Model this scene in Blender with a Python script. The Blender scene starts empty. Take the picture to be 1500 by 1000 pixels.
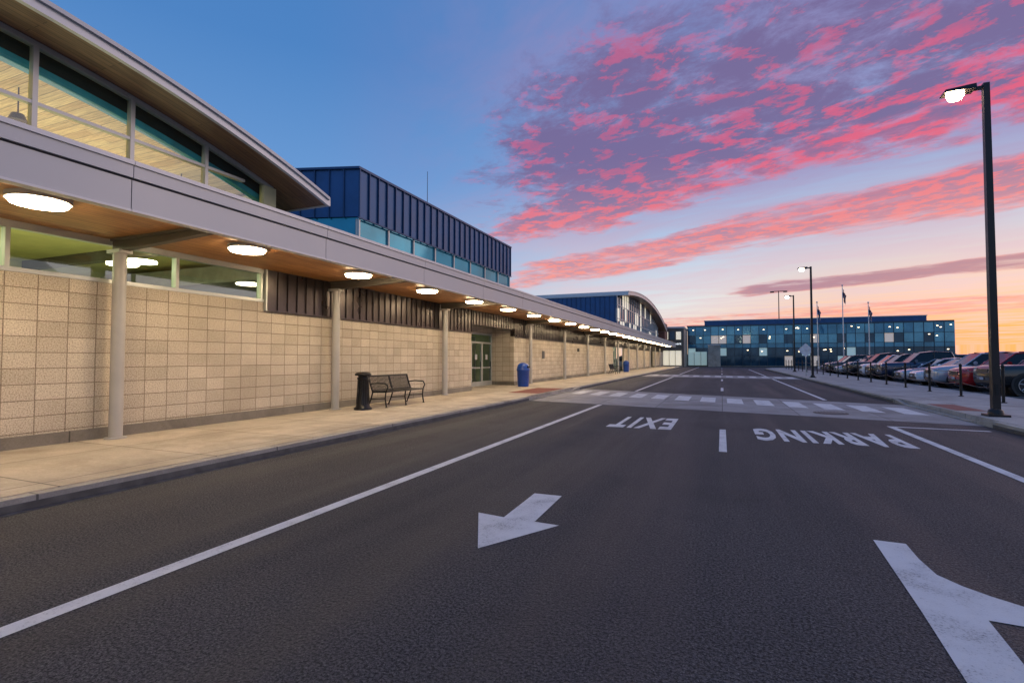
import bpy, bmesh, math, random
from mathutils import Vector, Matrix
from mathutils.geometry import tessellate_polygon
random.seed(7)
scene=bpy.context.scene
scene.view_settings.view_transform='Standard'
try: scene.view_settings.look='None'
except Exception: pass
scene.view_settings.exposure=0
COL=scene.collection

# ---------------------------------------------------------------- camera
CZ=1.5; YAW=math.radians(22.26); PITCH=math.atan(25/750)
cam_d=bpy.data.cameras.new("camera"); cam=bpy.data.objects.new("camera",cam_d); COL.objects.link(cam)
cam_d.lens=18; cam_d.sensor_width=36; cam_d.clip_end=6000; cam_d.clip_start=0.05
cam.location=(0,0,CZ); cam.rotation_euler=(math.radians(90)+PITCH,0,YAW)
scene.camera=cam
Rm=cam.rotation_euler.to_matrix()
def G(px,py,z=0.0):
    d=Rm@Vector(((px-750)/750,(500-py)/750,-1)); t=(z-CZ)/d.z
    return (d.x*t,d.y*t)

# ---------------------------------------------------------------- node helpers
class NT:
    def __init__(s,nt): s.nt=nt; nt.nodes.clear()
    def n(s,t,**k):
        x=s.nt.nodes.new(t)
        for a,b in k.items(): setattr(x,a,b)
        return x
    def l(s,a,b): s.nt.links.new(a,b)
    def setin(s,node,i,v):
        if isinstance(v,bpy.types.NodeSocket): s.l(v,node.inputs[i])
        elif v is not None: node.inputs[i].default_value=v
    def m(s,op,a,b=None,c=None,clamp=False):
        x=s.n('ShaderNodeMath',operation=op,use_clamp=clamp)
        for i,v in enumerate((a,b,c)):
            if v is not None: s.setin(x,i,v)
        return x.outputs[0]
    def ss(s,v,a,b,o0=0.0,o1=1.0):
        x=s.n('ShaderNodeMapRange',interpolation_type='SMOOTHSTEP')
        s.setin(x,0,v); x.inputs[1].default_value=a; x.inputs[2].default_value=b
        x.inputs[3].default_value=o0; x.inputs[4].default_value=o1
        return x.outputs[0]
    def mix(s,f,a,b,bt='MIX'):
        x=s.n('ShaderNodeMix',data_type='RGBA',blend_type=bt)
        s.setin(x,0,f)
        for i,v in ((6,a),(7,b)):
            if isinstance(v,tuple) and len(v)==3: v=(*v,1)
            s.setin(x,i,v)
        return x.outputs[2]
    def noise(s,vec,scale,detail=4,rough=.55,dist=0):
        x=s.n('ShaderNodeTexNoise'); s.setin(x,'Vector',vec)
        x.inputs['Scale'].default_value=scale; x.inputs['Detail'].default_value=detail
        x.inputs['Roughness'].default_value=rough; x.inputs['Distortion'].default_value=dist
        return x.outputs[0]
    def comb(s,a,b,c=0.0):
        x=s.n('ShaderNodeCombineXYZ')
        for i,v in enumerate((a,b,c)): s.setin(x,i,v)
        return x.outputs[0]
    def ramp(s,f,stops):
        x=s.n('ShaderNodeValToRGB'); s.setin(x,0,f); e=x.color_ramp.elements
        while len(e)<len(stops): e.new(.5)
        for i,(p,c) in enumerate(stops): e[i].position=p; e[i].color=(*c,1)
        return x.outputs[0]
def mat_base(name):
    m=bpy.data.materials.new(name); m.use_nodes=True; t=NT(m.node_tree)
    out=t.n('ShaderNodeOutputMaterial'); bs=t.n('ShaderNodeBsdfPrincipled'); t.l(bs.outputs[0],out.inputs[0])
    tc=t.n('ShaderNodeTexCoord').outputs['Object']
    return m,t,bs,tc,out
def bump(t,bs,h,strength=.3,dist=.01):
    b=t.n('ShaderNodeBump'); b.inputs['Strength'].default_value=strength; b.inputs['Distance'].default_value=dist
    t.l(h,b.inputs['Height']); t.l(b.outputs[0],bs.inputs['Normal'])
def simple(name,c,rough=.5,metal=0,var=.15,scale=3,bstr=0.0,spec=None,coat=0):
    m,t,bs,tc,_=mat_base(name)
    n=t.noise(tc,scale,4)
    col=t.mix(t.ss(n,.3,.7),tuple(x*(1-var) for x in c),tuple(min(1,x*(1+var)) for x in c))
    t.l(col,bs.inputs['Base Color'])
    t.l(t.ss(n,.2,.8,max(0,rough*.85),min(1,rough*1.15)),bs.inputs['Roughness'])
    bs.inputs['Metallic'].default_value=metal
    if spec is not None: bs.inputs['Specular IOR Level'].default_value=spec
    if coat: bs.inputs['Coat Weight'].default_value=coat; bs.inputs['Coat Roughness'].default_value=.04
    if bstr: bump(t,bs,t.noise(tc,scale*20,3),bstr,.005)
    return m
def emis(name,c,st):
    m,t,bs,tc,_=mat_base(name)
    bs.inputs['Base Color'].default_value=(.8,.8,.8,1)
    n=t.noise(tc,4,2)
    t.l(t.mix(n,c,tuple(x*.93 for x in c)),bs.inputs['Emission Color'])
    bs.inputs['Emission Strength'].default_value=st
    return m
def glass(name,tint,refl=.10,rough=.01):
    m=bpy.data.materials.new(name); m.use_nodes=True; t=NT(m.node_tree)
    out=t.n('ShaderNodeOutputMaterial'); mx=t.n('ShaderNodeMixShader')
    tr=t.n('ShaderNodeBsdfTransparent'); tr.inputs[0].default_value=(*tint,1)
    gl=t.n('ShaderNodeBsdfGlossy'); gl.inputs['Roughness'].default_value=rough; gl.inputs[0].default_value=(.8,.93,1,1)
    fr=t.n('ShaderNodeFresnel'); fr.inputs[0].default_value=1.5
    f=t.m('ADD',t.m('MULTIPLY',fr.outputs[0],1.3),refl,clamp=True)
    t.l(f,mx.inputs[0]); t.l(tr.outputs[0],mx.inputs[1]); t.l(gl.outputs[0],mx.inputs[2]); t.l(mx.outputs[0],out.inputs[0])
    return m

# ---------------------------------------------------------------- materials
def m_asphalt():
    m,t,bs,tc,_=mat_base("asphalt")
    fine=t.noise(tc,58,2,.9); mid=t.noise(tc,22,3,.7); big=t.noise(tc,.35,5,.6)
    v=t.n('ShaderNodeTexVoronoi'); v.inputs['Scale'].default_value=52; t.l(tc,v.inputs['Vector'])
    c=t.mix(t.ss(fine,.38,.64),(.012,.012,.014),(.120,.118,.124))
    c=t.mix(t.m('MULTIPLY',t.ss(v.outputs['Distance'],0.3,.08),.42),c,(.34,.33,.33))
    c=t.mix(1.0,c,t.ramp(big,[(0.3,(.70,.70,.72)),(.7,(1.12,1.10,1.08))]),'MULTIPLY')
    sp=t.n('ShaderNodeSeparateXYZ'); t.l(tc,sp.inputs[0])
    wv=t.noise(t.comb(sp.outputs[0],t.m('MULTIPLY',sp.outputs[1],.05)),1.1,4,.6)
    c=t.mix(t.m('MULTIPLY',t.ss(wv,.42,.66),.35),c,(.03,.03,.032))
    st=t.noise(tc,1.3,5,.65)
    c=t.mix(t.m('MULTIPLY',t.ss(st,.56,.72),.30),c,(.022,.022,.024))
    t.l(c,bs.inputs['Base Color']); t.l(t.ss(wv,.35,.7,.86,.60),bs.inputs['Roughness'])
    bs.inputs['Specular IOR Level'].default_value=.4
    bump(t,bs,t.m('ADD',t.m('MULTIPLY',v.outputs['Distance'],-.6),t.m('ADD',mid,fine)),1.0,.014)
    return m
def m_paint(name,col,wear=.60):
    m,t,bs,tc,_=mat_base(name)
    f=t.noise(tc,60,4,.8); g=t.noise(tc,3,5,.6)
    w=t.m('MULTIPLY',t.ss(t.m('ADD',t.m('MULTIPLY',f,.75),t.m('MULTIPLY',g,.45)),wear+.02,wear+.2),.85)
    c=t.mix(t.ss(g,.3,.8),col,tuple(x*.80 for x in col))
    c=t.mix(w,c,(.12,.115,.12))
    t.l(c,bs.inputs['Base Color']); bs.inputs['Roughness'].default_value=.7
    bump(t,bs,f,.6,.006); return m
def m_concrete(name,c,bw=1.7,bh=1.7,joint=.012,rough=.8,off=0.0,c0=0,c1=0):
    m,t,bs,tc,_=mat_base(name)
    mp=t.n('ShaderNodeMapping'); t.l(tc,mp.inputs[0]); mp.inputs['Location'].default_value=(c0,c1,0)
    b=t.n('ShaderNodeTexBrick'); b.offset=off; t.l(mp.outputs[0],b.inputs['Vector'])
    b.inputs['Scale'].default_value=1; b.inputs['Brick Width'].default_value=bw; b.inputs['Row Height'].default_value=bh
    b.inputs['Mortar Size'].default_value=joint; b.inputs['Mortar Smooth'].default_value=.2
    b.inputs['Color1'].default_value=(*[x*.88 for x in c],1); b.inputs['Color2'].default_value=(*[x*1.08 for x in c],1)
    b.inputs['Mortar'].default_value=(*[x*.35 for x in c],1)
    n=t.noise(tc,1.1,6,.65); f=t.noise(tc,45,3,.7); n3=t.noise(tc,.45,5,.7,1.2)
    col=t.mix(1.0,b.outputs[0],t.ramp(n,[(.3,(.72,.71,.70)),(.65,(1.05,1.04,1.03))]),'MULTIPLY')
    col=t.mix(1.0,col,t.ramp(f,[(.3,(.84,.84,.84)),(.7,(1.08,1.08,1.08))]),'MULTIPLY')
    col=t.mix(1.0,col,t.ramp(n3,[(.38,(.80,.78,.76)),(.52,(1,1,1))]),'MULTIPLY')
    t.l(col,bs.inputs['Base Color']); bs.inputs['Roughness'].default_value=rough
    h=t.m('SUBTRACT',t.m('MULTIPLY',f,.15),b.outputs['Fac']); bump(t,bs,h,.5,.01); return m
def m_block():
    m,t,bs,tc,_=mat_base("split_face_block")
    sp=t.n('ShaderNodeSeparateXYZ'); t.l(tc,sp.inputs[0])
    vec=t.comb(t.m('ADD',sp.outputs[1],sp.outputs[0]),t.m('ADD',sp.outputs[2],-.12))
    b=t.n('ShaderNodeTexBrick'); b.offset=0.0; t.l(vec,b.inputs['Vector'])
    b.inputs['Scale'].default_value=1; b.inputs['Brick Width'].default_value=.405; b.inputs['Row Height'].default_value=.2455
    b.inputs['Mortar Size'].default_value=.0075; b.inputs['Mortar Smooth'].default_value=.3; b.inputs['Bias'].default_value=0
    b.inputs['Color1'].default_value=(.50,.445,.365,1); b.inputs['Color2'].default_value=(.62,.56,.47,1)
    b.inputs['Mortar'].default_value=(.27,.215,.165,1)
    n=t.noise(tc,50,3,.85); g=t.noise(tc,.8,5,.6)
    c=t.mix(1.0,b.outputs[0],t.ramp(n,[(.36,(.55,.51,.46)),(.56,(1.14,1.14,1.14))]),'MULTIPLY')
    c=t.mix(1.0,c,t.ramp(g,[(.3,(.84,.83,.82)),(.7,(1.05,1.05,1.05))]),'MULTIPLY')
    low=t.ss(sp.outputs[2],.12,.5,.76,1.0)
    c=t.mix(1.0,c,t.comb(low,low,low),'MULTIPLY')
    t.l(c,bs.inputs['Base Color']); bs.inputs['Roughness'].default_value=.9
    bump(t,bs,t.m('SUBTRACT',t.m('MULTIPLY',n,.7),t.m('MULTIPLY',b.outputs['Fac'],1.2)),.8,.012); return m
def m_wood(name,c1,c2,axis=1,row=.11,length=2.6,rough=.45):
    m,t,bs,tc,_=mat_base(name)
    sp=t.n('ShaderNodeSeparateXYZ'); t.l(tc,sp.inputs[0])
    a=sp.outputs[1] if axis==1 else sp.outputs[0]; b_=sp.outputs[0] if axis==1 else sp.outputs[1]
    vec=t.comb(a,b_)
    b=t.n('ShaderNodeTexBrick'); b.offset=.37; t.l(vec,b.inputs['Vector'])
    b.inputs['Scale'].default_value=1; b.inputs['Brick Width'].default_value=length; b.inputs['Row Height'].default_value=row
    b.inputs['Mortar Size'].default_value=.004; b.inputs['Color1'].default_value=(*c1,1); b.inputs['Color2'].default_value=(*c2,1)
    b.inputs['Mortar'].default_value=(*[x*.25 for x in c1],1)
    g=t.noise(t.comb(t.m('MULTIPLY',a,1.2),t.m('MULTIPLY',b_,26)),1.6,5,.65,.6)
    c=t.mix(1.0,b.outputs[0],t.ramp(g,[(.3,(.5,.45,.4)),(.65,(1.15,1.15,1.15))]),'MULTIPLY')
    t.l(c,bs.inputs['Base Color']); bs.inputs['Roughness'].default_value=rough; bump(t,bs,g,.15,.004); return m
def m_grass():
    m,t,bs,tc,_=mat_base("grass")
    n=t.noise(tc,.05,6); f=t.noise(tc,6,5,.7)
    c=t.mix(t.ss(n,.35,.65),(.05,.06,.03),(.09,.085,.045)); c=t.mix(t.m('MULTIPLY',f,.5),c,(.03,.045,.02))
    t.l(c,bs.inputs['Base Color']); bs.inputs['Roughness'].default_value=.95; return m

ASPH=m_asphalt(); PAINT=m_paint("road_paint",(.72,.72,.72))
WALK=m_concrete("sidewalk_concrete",(.54,.48,.39),1.72,1.83,c0=.0,c1=.4)
WALK2=m_concrete("pavement_concrete",(.46,.44,.42),1.6,1.6)
KERB=m_concrete("kerb_concrete",(.42,.40,.36),.01e3,3.0)
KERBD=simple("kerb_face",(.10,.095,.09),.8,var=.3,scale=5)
CROSS=m_concrete("crossing_concrete",(.36,.355,.36),1.9,2.2,off=0.0)
BLOCK=m_block()
BASE=m_concrete("wall_base_concrete",(.24,.22,.19),1.2,5)
SOFF=m_wood("soffit_wood",(.42,.18,.06),(.56,.28,.10),1)
SOFF2=m_wood("roof_soffit_wood",(.20,.10,.05),(.30,.16,.08),1)
CEILW=m_wood("ceiling_wood",(.60,.46,.25),(.85,.70,.42),0,row=.16,length=2.4,rough=.6)
FASC=simple("fascia_metal",(.49,.51,.53),.42,.25,.04,.8)
FASC2=simple("fascia_trim_metal",(.60,.62,.64),.38,.25,.04,.8)
DARKL=simple("fascia_joint",(.08,.08,.09),.6)
COLM=simple("column_paint",(.40,.39,.38),.4,.1,.06,2)
BEAM=simple("beam_steel",(.10,.085,.07),.5,.3,.1)
SEAM=simple("dark_seam_metal",(.06,.05,.052),.3,.7,.12,2)
BLUEM=simple("blue_seam_metal",(.022,.09,.23),.40,.3,.15,1.2)
BLUER=simple("blue_seam_rib",(.02,.065,.16),.4,.3,.12,1.2)
FRAME=simple("aluminium_frame",(.50,.52,.50),.35,.35,.06)
GLASS=glass("window_glass",(.80,.95,.86),.06)
GLASSC=glass("clerestory_glass",(.95,.97,.92),.03)
GLASSD=glass("door_glass",(.55,.78,.68),.08)
TEAL=simple("teal_spandrel_glass",(.02,.28,.40),.06,.35,.2,.6)
NAVYI=simple("interior_beam_navy",(.012,.03,.045),.4); TEALI=simple("interior_beam_teal",(.03,.36,.60),.5)
BLACK=simple("black_metal",(.018,.018,.02),.35,.5,.15)
POLE=simple("pole_paint",(.028,.022,.022),.35,.4,.15)
ROOFM=simple("roof_membrane",(.3,.3,.3),.8)
CREAM=simple("interior_paint",(.62,.60,.36),.8,var=.05)
GRNI=simple("interior_ceiling",(.56,.52,.22),.8,var=.15,scale=.8)
CARPET=simple("interior_floor",(.12,.13,.14),.9)
DISC=emis("disc_light_lens",(1,.76,.45),62)
DISCF=emis("disc_light_lens_dim",(1,.85,.55),25)
LAMPE=emis("street_lamp_lens",(1,.76,.44),90)
TACT=simple("tactile_red",(.26,.09,.07),.8,var=.2,scale=20,bstr=.5)
IRON=simple("cast_iron",(.05,.045,.04),.6,.4,.3,20)
BINB=simple("blue_plastic",(.01,.06,.34),.35,var=.1)
GRASS=m_grass()

# ---------------------------------------------------------------- mesh builder
F6=[(3,2,1,0),(4,5,6,7),(0,1,5,4),(1,2,6,5),(2,3,7,6),(3,0,4,7)]
class MB:
    def __init__(s): s.v=[]; s.f=[]; s.mi=[]; s.mats=[]; s.sm=[]
    def mid(s,m):
        if m not in s.mats: s.mats.append(m)
        return s.mats.index(m)
    def poly(s,pts,m,sm=False):
        b=len(s.v); s.v+= [tuple(p) for p in pts]; s.f.append(tuple(range(b,b+len(pts)))); s.mi.append(s.mid(m)); s.sm.append(sm)
    def raw(s,vs,fs,m,sm=False):
        b=len(s.v); s.v+=[tuple(p) for p in vs]
        for f in fs: s.f.append(tuple(b+i for i in f)); s.mi.append(s.mid(m)); s.sm.append(sm)
    def box(s,x0,x1,y0,y1,z0,z1,m):
        vs=[(x0,y0,z0),(x1,y0,z0),(x1,y1,z0),(x0,y1,z0),(x0,y0,z1),(x1,y0,z1),(x1,y1,z1),(x0,y1,z1)]
        s.raw(vs,F6,m)
    def cyl(s,p0,p1,r0,r1,m,seg=12,cap=True):
        p0=Vector(p0);p1=Vector(p1); d=(p1-p0).normalized()
        a=d.orthogonal().normalized(); b=d.cross(a); vs=[]
        for p,r in ((p0,r0),(p1,r1)):
            for i in range(seg):
                t=2*math.pi*i/seg; vs.append(p+a*math.cos(t)*r+b*math.sin(t)*r)
        s.raw(vs,[(i,(i+1)%seg,seg+(i+1)%seg,seg+i) for i in range(seg)],m,True)
        if cap:
            s.raw(vs[:seg],[tuple(reversed(range(seg)))],m); s.raw(vs[seg:],[tuple(range(seg))],m)
    def tube(s,pts,r,m,seg=8):
        for a,b in zip(pts[:-1],pts[1:]): s.cyl(a,b,r,r,m,seg)
    def lathe(s,cx,cy,prof,m,seg=20):
        vs=[];n=len(prof)
        for r,z in prof:
            for i in range(seg):
                t=2*math.pi*i/seg; vs.append((cx+r*math.cos(t),cy+r*math.sin(t),z))
        fs=[]
        for j in range(n-1):
            for i in range(seg):
                fs.append((j*seg+i,j*seg+(i+1)%seg,(j+1)*seg+(i+1)%seg,(j+1)*seg+i))
        s.raw(vs,fs,m,True)
        s.raw(vs[-seg:],[tuple(range(seg))],m)
    def prismx(s,x0,x1,pts,m):
        n=len(pts); vs=[(x0,y,z) for y,z in pts]+[(x1,y,z) for y,z in pts]
        s.raw(vs,[tuple(reversed(range(n))),tuple(range(n,2*n))]+[(i,(i+1)%n,n+(i+1)%n,n+i) for i in range(n)],m)
    def prismz(s,pts,z0,z1,m):
        n=len(pts); vs=[(x,y,z0) for x,y in pts]+[(x,y,z1) for x,y in pts]
        s.raw(vs,[tuple(reversed(range(n))),tuple(range(n,2*n))]+[(i,(i+1)%n,n+(i+1)%n,n+i) for i in range(n)],m)
    def obj(s,name,parent=None,bevel=0):
        me=bpy.data.meshes.new(name); me.from_pydata(s.v,[],s.f)
        for m in s.mats: me.materials.append(m)
        for i,p in enumerate(me.polygons): p.material_index=s.mi[i]; p.use_smooth=s.sm[i]
        me.update()
        bm=bmesh.new(); bm.from_mesh(me); bmesh.ops.recalc_face_normals(bm,faces=bm.faces); bm.to_mesh(me); bm.free()
        o=bpy.data.objects.new(name,me); COL.objects.link(o)
        if parent: o.parent=parent
        if bevel:
            md=o.modifiers.new("bevel",'BEVEL'); md.width=bevel; md.segments=2; md.limit_method='ANGLE'
        return o
def empty(name):
    o=bpy.data.objects.new(name,None); COL.objects.link(o); return o
def sheet(name,pts,z,m,parent=None):
    b=MB(); b.poly([(x,y,z) for x,y in pts],m); return b.obj(name,parent)

# ---------------------------------------------------------------- ground & road
sheet("ground",[(-2500,-1500),(2500,-1500),(2500,4000),(-2500,4000)],-.03,GRASS)
sheet("road",[(-6.4,-40),(70,-40),(70,103),(-6.4,103)],0,ASPH)
KX=-6.38
b=MB()
b.box(-9.85,KX-.16,-30,103,-.02,.145,WALK); 
b.obj("sidewalk")
b=MB(); b.box(KX-.155,KX,-30,17.2,-.02,.14,KERB); b.box(KX-.155,KX,24.2,100,-.02,.14,KERB)
b.prismx(KX-.155,KX,[(17.2,-.02),(24.2,-.02),(24.2,.14),(23,.03),(18.4,.03),(17.2,.14)],KERB)
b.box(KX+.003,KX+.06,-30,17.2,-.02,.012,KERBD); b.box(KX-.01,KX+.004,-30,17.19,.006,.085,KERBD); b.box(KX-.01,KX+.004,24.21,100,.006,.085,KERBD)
b.obj("kerb",bevel=.012)
b=MB(); b.poly([(-7.9,18.8,.15),(-6.6,18.8,.15),(-6.6,22.4,.15),(-7.9,22.4,.15)],TACT)
for i in range(13):
    for j in range(34):
        b.cyl((-7.85+i*.1,18.9+j*.105,.15),(-7.85+i*.1,18.9+j*.105,.158),.02,.015,TACT,6)
b.obj("tactile_paving")
b=MB()
b.prismz([(5.56,-30),(9.2,-30),(9.2,84),(6.9,84),(5.56,77)],-.02,.145,WALK2); b.obj("pavement")
b=MB(); b.box(5.4,5.555,-30,14.2,-.02,.14,KERB); b.box(5.4,5.555,21.2,77,-.02,.14,KERB)
b.prismx(5.4,5.555,[(14.2,-.02),(21.2,-.02),(21.2,.14),(20,.03),(15.4,.03),(14.2,.14)],KERB)
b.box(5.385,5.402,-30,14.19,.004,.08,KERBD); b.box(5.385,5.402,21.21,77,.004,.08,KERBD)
b.prismz([(5.4,77.02),(5.555,77.02),(6.95,84.1),(6.8,84.15)],-.02,.14,KERB)
b.box(9.205,9.36,-30,84,-.02,.14,KERB)
b.obj("kerb",bevel=.012)
b=MB(); b.poly([(5.65,16.8,.15),(6.3,16.8,.15),(6.3,18.9,.15),(5.65,18.9,.15)],TACT); b.obj("tactile_paving")
sheet("crossing_pavement",[(-6.33,17.25),(5.38,14.5),(5.38,20.0),(-6.33,24.8)],.004,CROSS)
sheet("crossing_pavement",[(-6.33,44),(5.38,41.8),(5.38,47.5),(-6.33,50.5)],.004,CROSS)
z1=.008
def stripes(name,k,slope,n,x0,x1,L,w):
    b=MB()
    for i in range(n):
        x=x0+(x1-x0)*i/(n-1); y=k+slope*x
        b.poly([(x-w/2,y-L/2-slope*w/2,z1),(x+w/2,y-L/2+slope*w/2,z1),(x+w/2,y+L/2+slope*w/2,z1),(x-w/2,y+L/2-slope*w/2,z1)],PAINT)
    b.obj(name)
stripes("crosswalk_marking",19.85,-.42,13,-5.75,4.8,2.2,.5)
stripes("crosswalk_marking",46.1,-.28,13,-5.5,4.9,2.6,.5)
zp=.004
def strip(x0,x1,y0,y1): return [(x0,y0,zp),(x1,y0,zp),(x1,y1,zp),(x0,y1,zp)]
b=MB()
for (y0,y1) in ((-30,16.55),(24.0,43.4),(50.5,95)): b.poly(strip(-3.74,-3.60,y0,y1),PAINT)
for (y0,y1) in ((-30,13.7),(21.4,42),(48,78)): b.poly(strip(3.36,3.50,y0,y1),PAINT)
b.poly([(3.505,13.56,zp),(5.1,13.45,zp),(5.1,13.58,zp),(3.505,13.7,zp)],PAINT)
b.obj("lane_line")
b=MB()
for y0 in (-12,8.95,25.6,37,52,63,75,87): b.poly(strip(-.06,.06,y0,y0+2.8),PAINT)
b.obj("lane_dash")
def gpoly(name,pts,m=PAINT,z=zp):
    b=MB(); P=[Vector((*G(x,y,z),z)) for x,y in pts]; b.raw(P,tessellate_polygon([P]),m); return b.obj(name)
gpoly("arrow_marking",[(783,722),(823,726),(783,763.5),(819,769),(700,802.5),(701,750),(738,757)])
gpoly("arrow_marking",[(1279,790),(1327,796),(1346,818),(1372,841),(1410,858),(1452,873),(1500,888),(1620,925),(1620,950),(1560,932),(1500,917),(1448,908),(1482,950),(1520,998),(1560,1040),(1450,1055),(1425,1012),(1350,895)])
def text_mesh(name,txt,cx,cy,w,l,z,m,rot180=True,vert=False,off=.02,sp=1.12):
    cu=bpy.data.curves.new(name,'FONT'); cu.body=txt; cu.align_x='CENTER'; cu.align_y='CENTER'; cu.offset=off; cu.resolution_u=3; cu.space_character=sp
    o=bpy.data.objects.new("tmp",cu); COL.objects.link(o); bpy.context.view_layer.update()
    me=bpy.data.meshes.new_from_object(o.evaluated_get(bpy.context.evaluated_depsgraph_get()))
    bpy.data.objects.remove(o)
    xs=[v.co.x for v in me.vertices]; ys=[v.co.y for v in me.vertices]
    mx=(min(xs)+max(xs))/2; my=(min(ys)+max(ys))/2; sx=w/(max(xs)-min(xs)); sy=l/(max(ys)-min(ys))
    for v in me.vertices:
        x=(v.co.x-mx)*sx; y=(v.co.y-my)*sy
        if vert: v.co=(cx+x,z,cy+y)
        else:
            if rot180: x,y=-x,-y
            v.co=(cx+x,cy+y,z)
    me.materials.clear(); me.materials.append(m)
    oo=bpy.data.objects.new(name,me); COL.objects.link(oo); return oo
text_mesh("exit_road_lettering","EXIT",-1.70,12.35,1.38,2.1,zp,PAINT,off=.035,sp=1.2)
text_mesh("parking_road_lettering","PARKING",1.82,11.35,2.45,1.75,zp,PAINT,off=.04,sp=1.2)
b=MB(); gx,gy=G(1217,605); 
b.cyl((gx,gy,.004),(gx,gy,.012),.42,.42,IRON,28)
for i in range(-4,5):
    h=math.sqrt(.36**2-(i*.08)**2); b.box(gx+i*.08-.012,gx+i*.08+.012,gy-h,gy+h,.0125,.02,CROSS)
b.obj("manhole_cover")

# ---------------------------------------------------------------- terminal building
T=empty("terminal_building")
WX=-9.8; ZS=3.57; CX=-7.2
def seg_wall(b,y0,y1,z0,z1,m,x=WX,th=.2): b.box(x-th,x,y0,y1,z0,z1,m)
b=MB()
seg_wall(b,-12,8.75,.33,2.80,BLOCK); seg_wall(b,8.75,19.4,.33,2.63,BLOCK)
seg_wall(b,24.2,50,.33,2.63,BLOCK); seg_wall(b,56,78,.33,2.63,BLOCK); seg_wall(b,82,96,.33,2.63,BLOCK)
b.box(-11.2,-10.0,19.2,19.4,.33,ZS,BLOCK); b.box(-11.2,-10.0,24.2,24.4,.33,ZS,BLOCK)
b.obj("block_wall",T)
b=MB()
for y0,y1 in ((-12,19.4),(24.2,50),(56,78),(82,96)): b.box(WX-.2,WX+.012,y0,y1,.12,.328,BASE)
b.box(-11.2,-10.002,19.2,19.412,.12,.328,BASE); b.box(-11.2,-10.002,24.188,24.4,.12,.328,BASE)
b.obj("wall_base",T)
b=MB()
for y0,y1 in ((8.8,19.4),(24.2,96)):
    b.box(WX-.2,WX+.03,y0,y1,2.632,ZS-.004,SEAM)
    y=y0+.02
    while y<y1:
        b.box(WX+.031,WX+.062,y,y+.028,2.634,ZS-.02,SEAM); y+=.3 if y<50 else .6
b.box(WX-.2,WX+.03,19.402,24.198,2.95,ZS-.004,SEAM)
y=19.5
while y<24.1: b.box(WX+.031,WX+.062,y,y+.028,2.952,ZS-.02,SEAM); y+=.3
b.box(WX-.2,WX+.075,8.76,8.798,2.6,ZS-.004,FRAME)
b.box(WX+.032,WX+.08,8.8,19.4,2.60,2.63,SEAM); b.box(WX+.032,WX+.08,24.2,96,2.60,2.63,SEAM)
b.obj("metal_panel_band",T)
b=MB(); g=MB()
b.box(WX-.12,WX+.015,-12,8.755,2.802,2.87,FRAME); b.box(WX-.12,WX+.015,-12,8.755,3.46,3.565,FRAME)
ms=[-11.9,-9.2,-6.5,-3.8,-1.1,1.55,4.15,6.72,8.70]
for y in ms: b.box(WX-.12,WX+.012,y-.03,y+.03,2.871,3.459,FRAME)
g.poly([(WX-.06,-12,2.87),(WX-.06,8.7,2.87),(WX-.06,8.7,3.46),(WX-.06,-12,3.46)],GLASS)
b.obj("ribbon_window_frame",T); g.obj("ribbon_window_glass",T)
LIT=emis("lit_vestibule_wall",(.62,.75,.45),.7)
def door(x,y0,y1,zt,nm):
    b=MB()
    b.box(x-.1,x,y0,y0+.07,.15,zt,FRAME); b.box(x-.1,x,y1-.07,y1,.15,zt,FRAME)
    b.box(x-.1,x,y0+.071,y1-.071,zt-.08,zt,FRAME); b.box(x-.1,x,y0+.071,y1-.071,2.24,2.33,FRAME)
    n=max(2,int(round((y1-y0)/1.1)))
    for i in range(1,n):
        yy=y0+(y1-y0)*i/n; b.box(x-.1,x+.004,yy-.06,yy+.06,.15,2.239,FRAME)
    b.box(x-.1,x,y0+.071,y1-.071,.15,.38,FRAME); b.box(x-.09,x-.004,y0+.071,y1-.071,1.02,1.08,FRAME)
    for i in range(n):
        yy=y0+(y1-y0)*(i+.5)/n; b.cyl((x+.06,yy+.3,1.0),(x+.06,yy+.3,1.35),.015,.015,BLACK,6); b.box(x-.045,x-.04,yy-.12,yy+.12,1.45,1.7,FASC2)
    b.obj(nm+"_frame",T)
    g=MB(); g.poly([(x-.05,y0,.15),(x-.05,y1,.15),(x-.05,y1,zt),(x-.05,y0,zt)],GLASSD); g.obj(nm+"_glass",T)
door(-11.0,20.6,24.15,2.75,"door"); door(-12.6,19.0,25.5,2.75,"inner_door"); door(-10.6,50.2,55.8,3.2,"entrance_door"); door(-10.6,78.2,81.8,3.2,"entrance_door")
b=MB(); b.box(-11.15,-11.0,19.41,20.59,.33,ZS,BLOCK); b.box(-11.15,-11.0,20.6,24.19,2.76,ZS,BLOCK)
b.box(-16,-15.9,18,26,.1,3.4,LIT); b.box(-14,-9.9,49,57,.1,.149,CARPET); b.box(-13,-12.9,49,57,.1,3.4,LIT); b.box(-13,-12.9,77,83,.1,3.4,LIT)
b.box(-15.9,-11.05,18,26,.1,.149,CARPET); b.box(-15.9,-11.2,18,26,3.0,3.1,CREAM)
b.box(-15.9,-11.2,17.9,17.998,.1,3.1,CREAM); b.box(-15.9,-11.2,26.002,26.1,.1,3.1,CREAM)
b.box(-11.15,-11.06,24.4,26,.1,3.1,CREAM);b.box(-11.15,-11.06,18,19.2,.1,3.1,CREAM)
b.box(-15.85,-15.2,21,22.4,.15,1.1,BEAM); b.box(-15.89,-15.86,23,25,.15,2.3,SEAM); b.box(-15.89,-15.86,19,20.4,.9,2.1,TEALI)
b.obj("vestibule",T)
b=MB(); b.box(-11.2,-9.81,19.2,24.4,.1,.147,WALK); b.box(-11.2,-9.81,50,56,.1,.147,WALK); b.box(-11.2,-9.81,78,82,.1,.147,WALK)
b.obj("entrance_floor",T)
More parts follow.
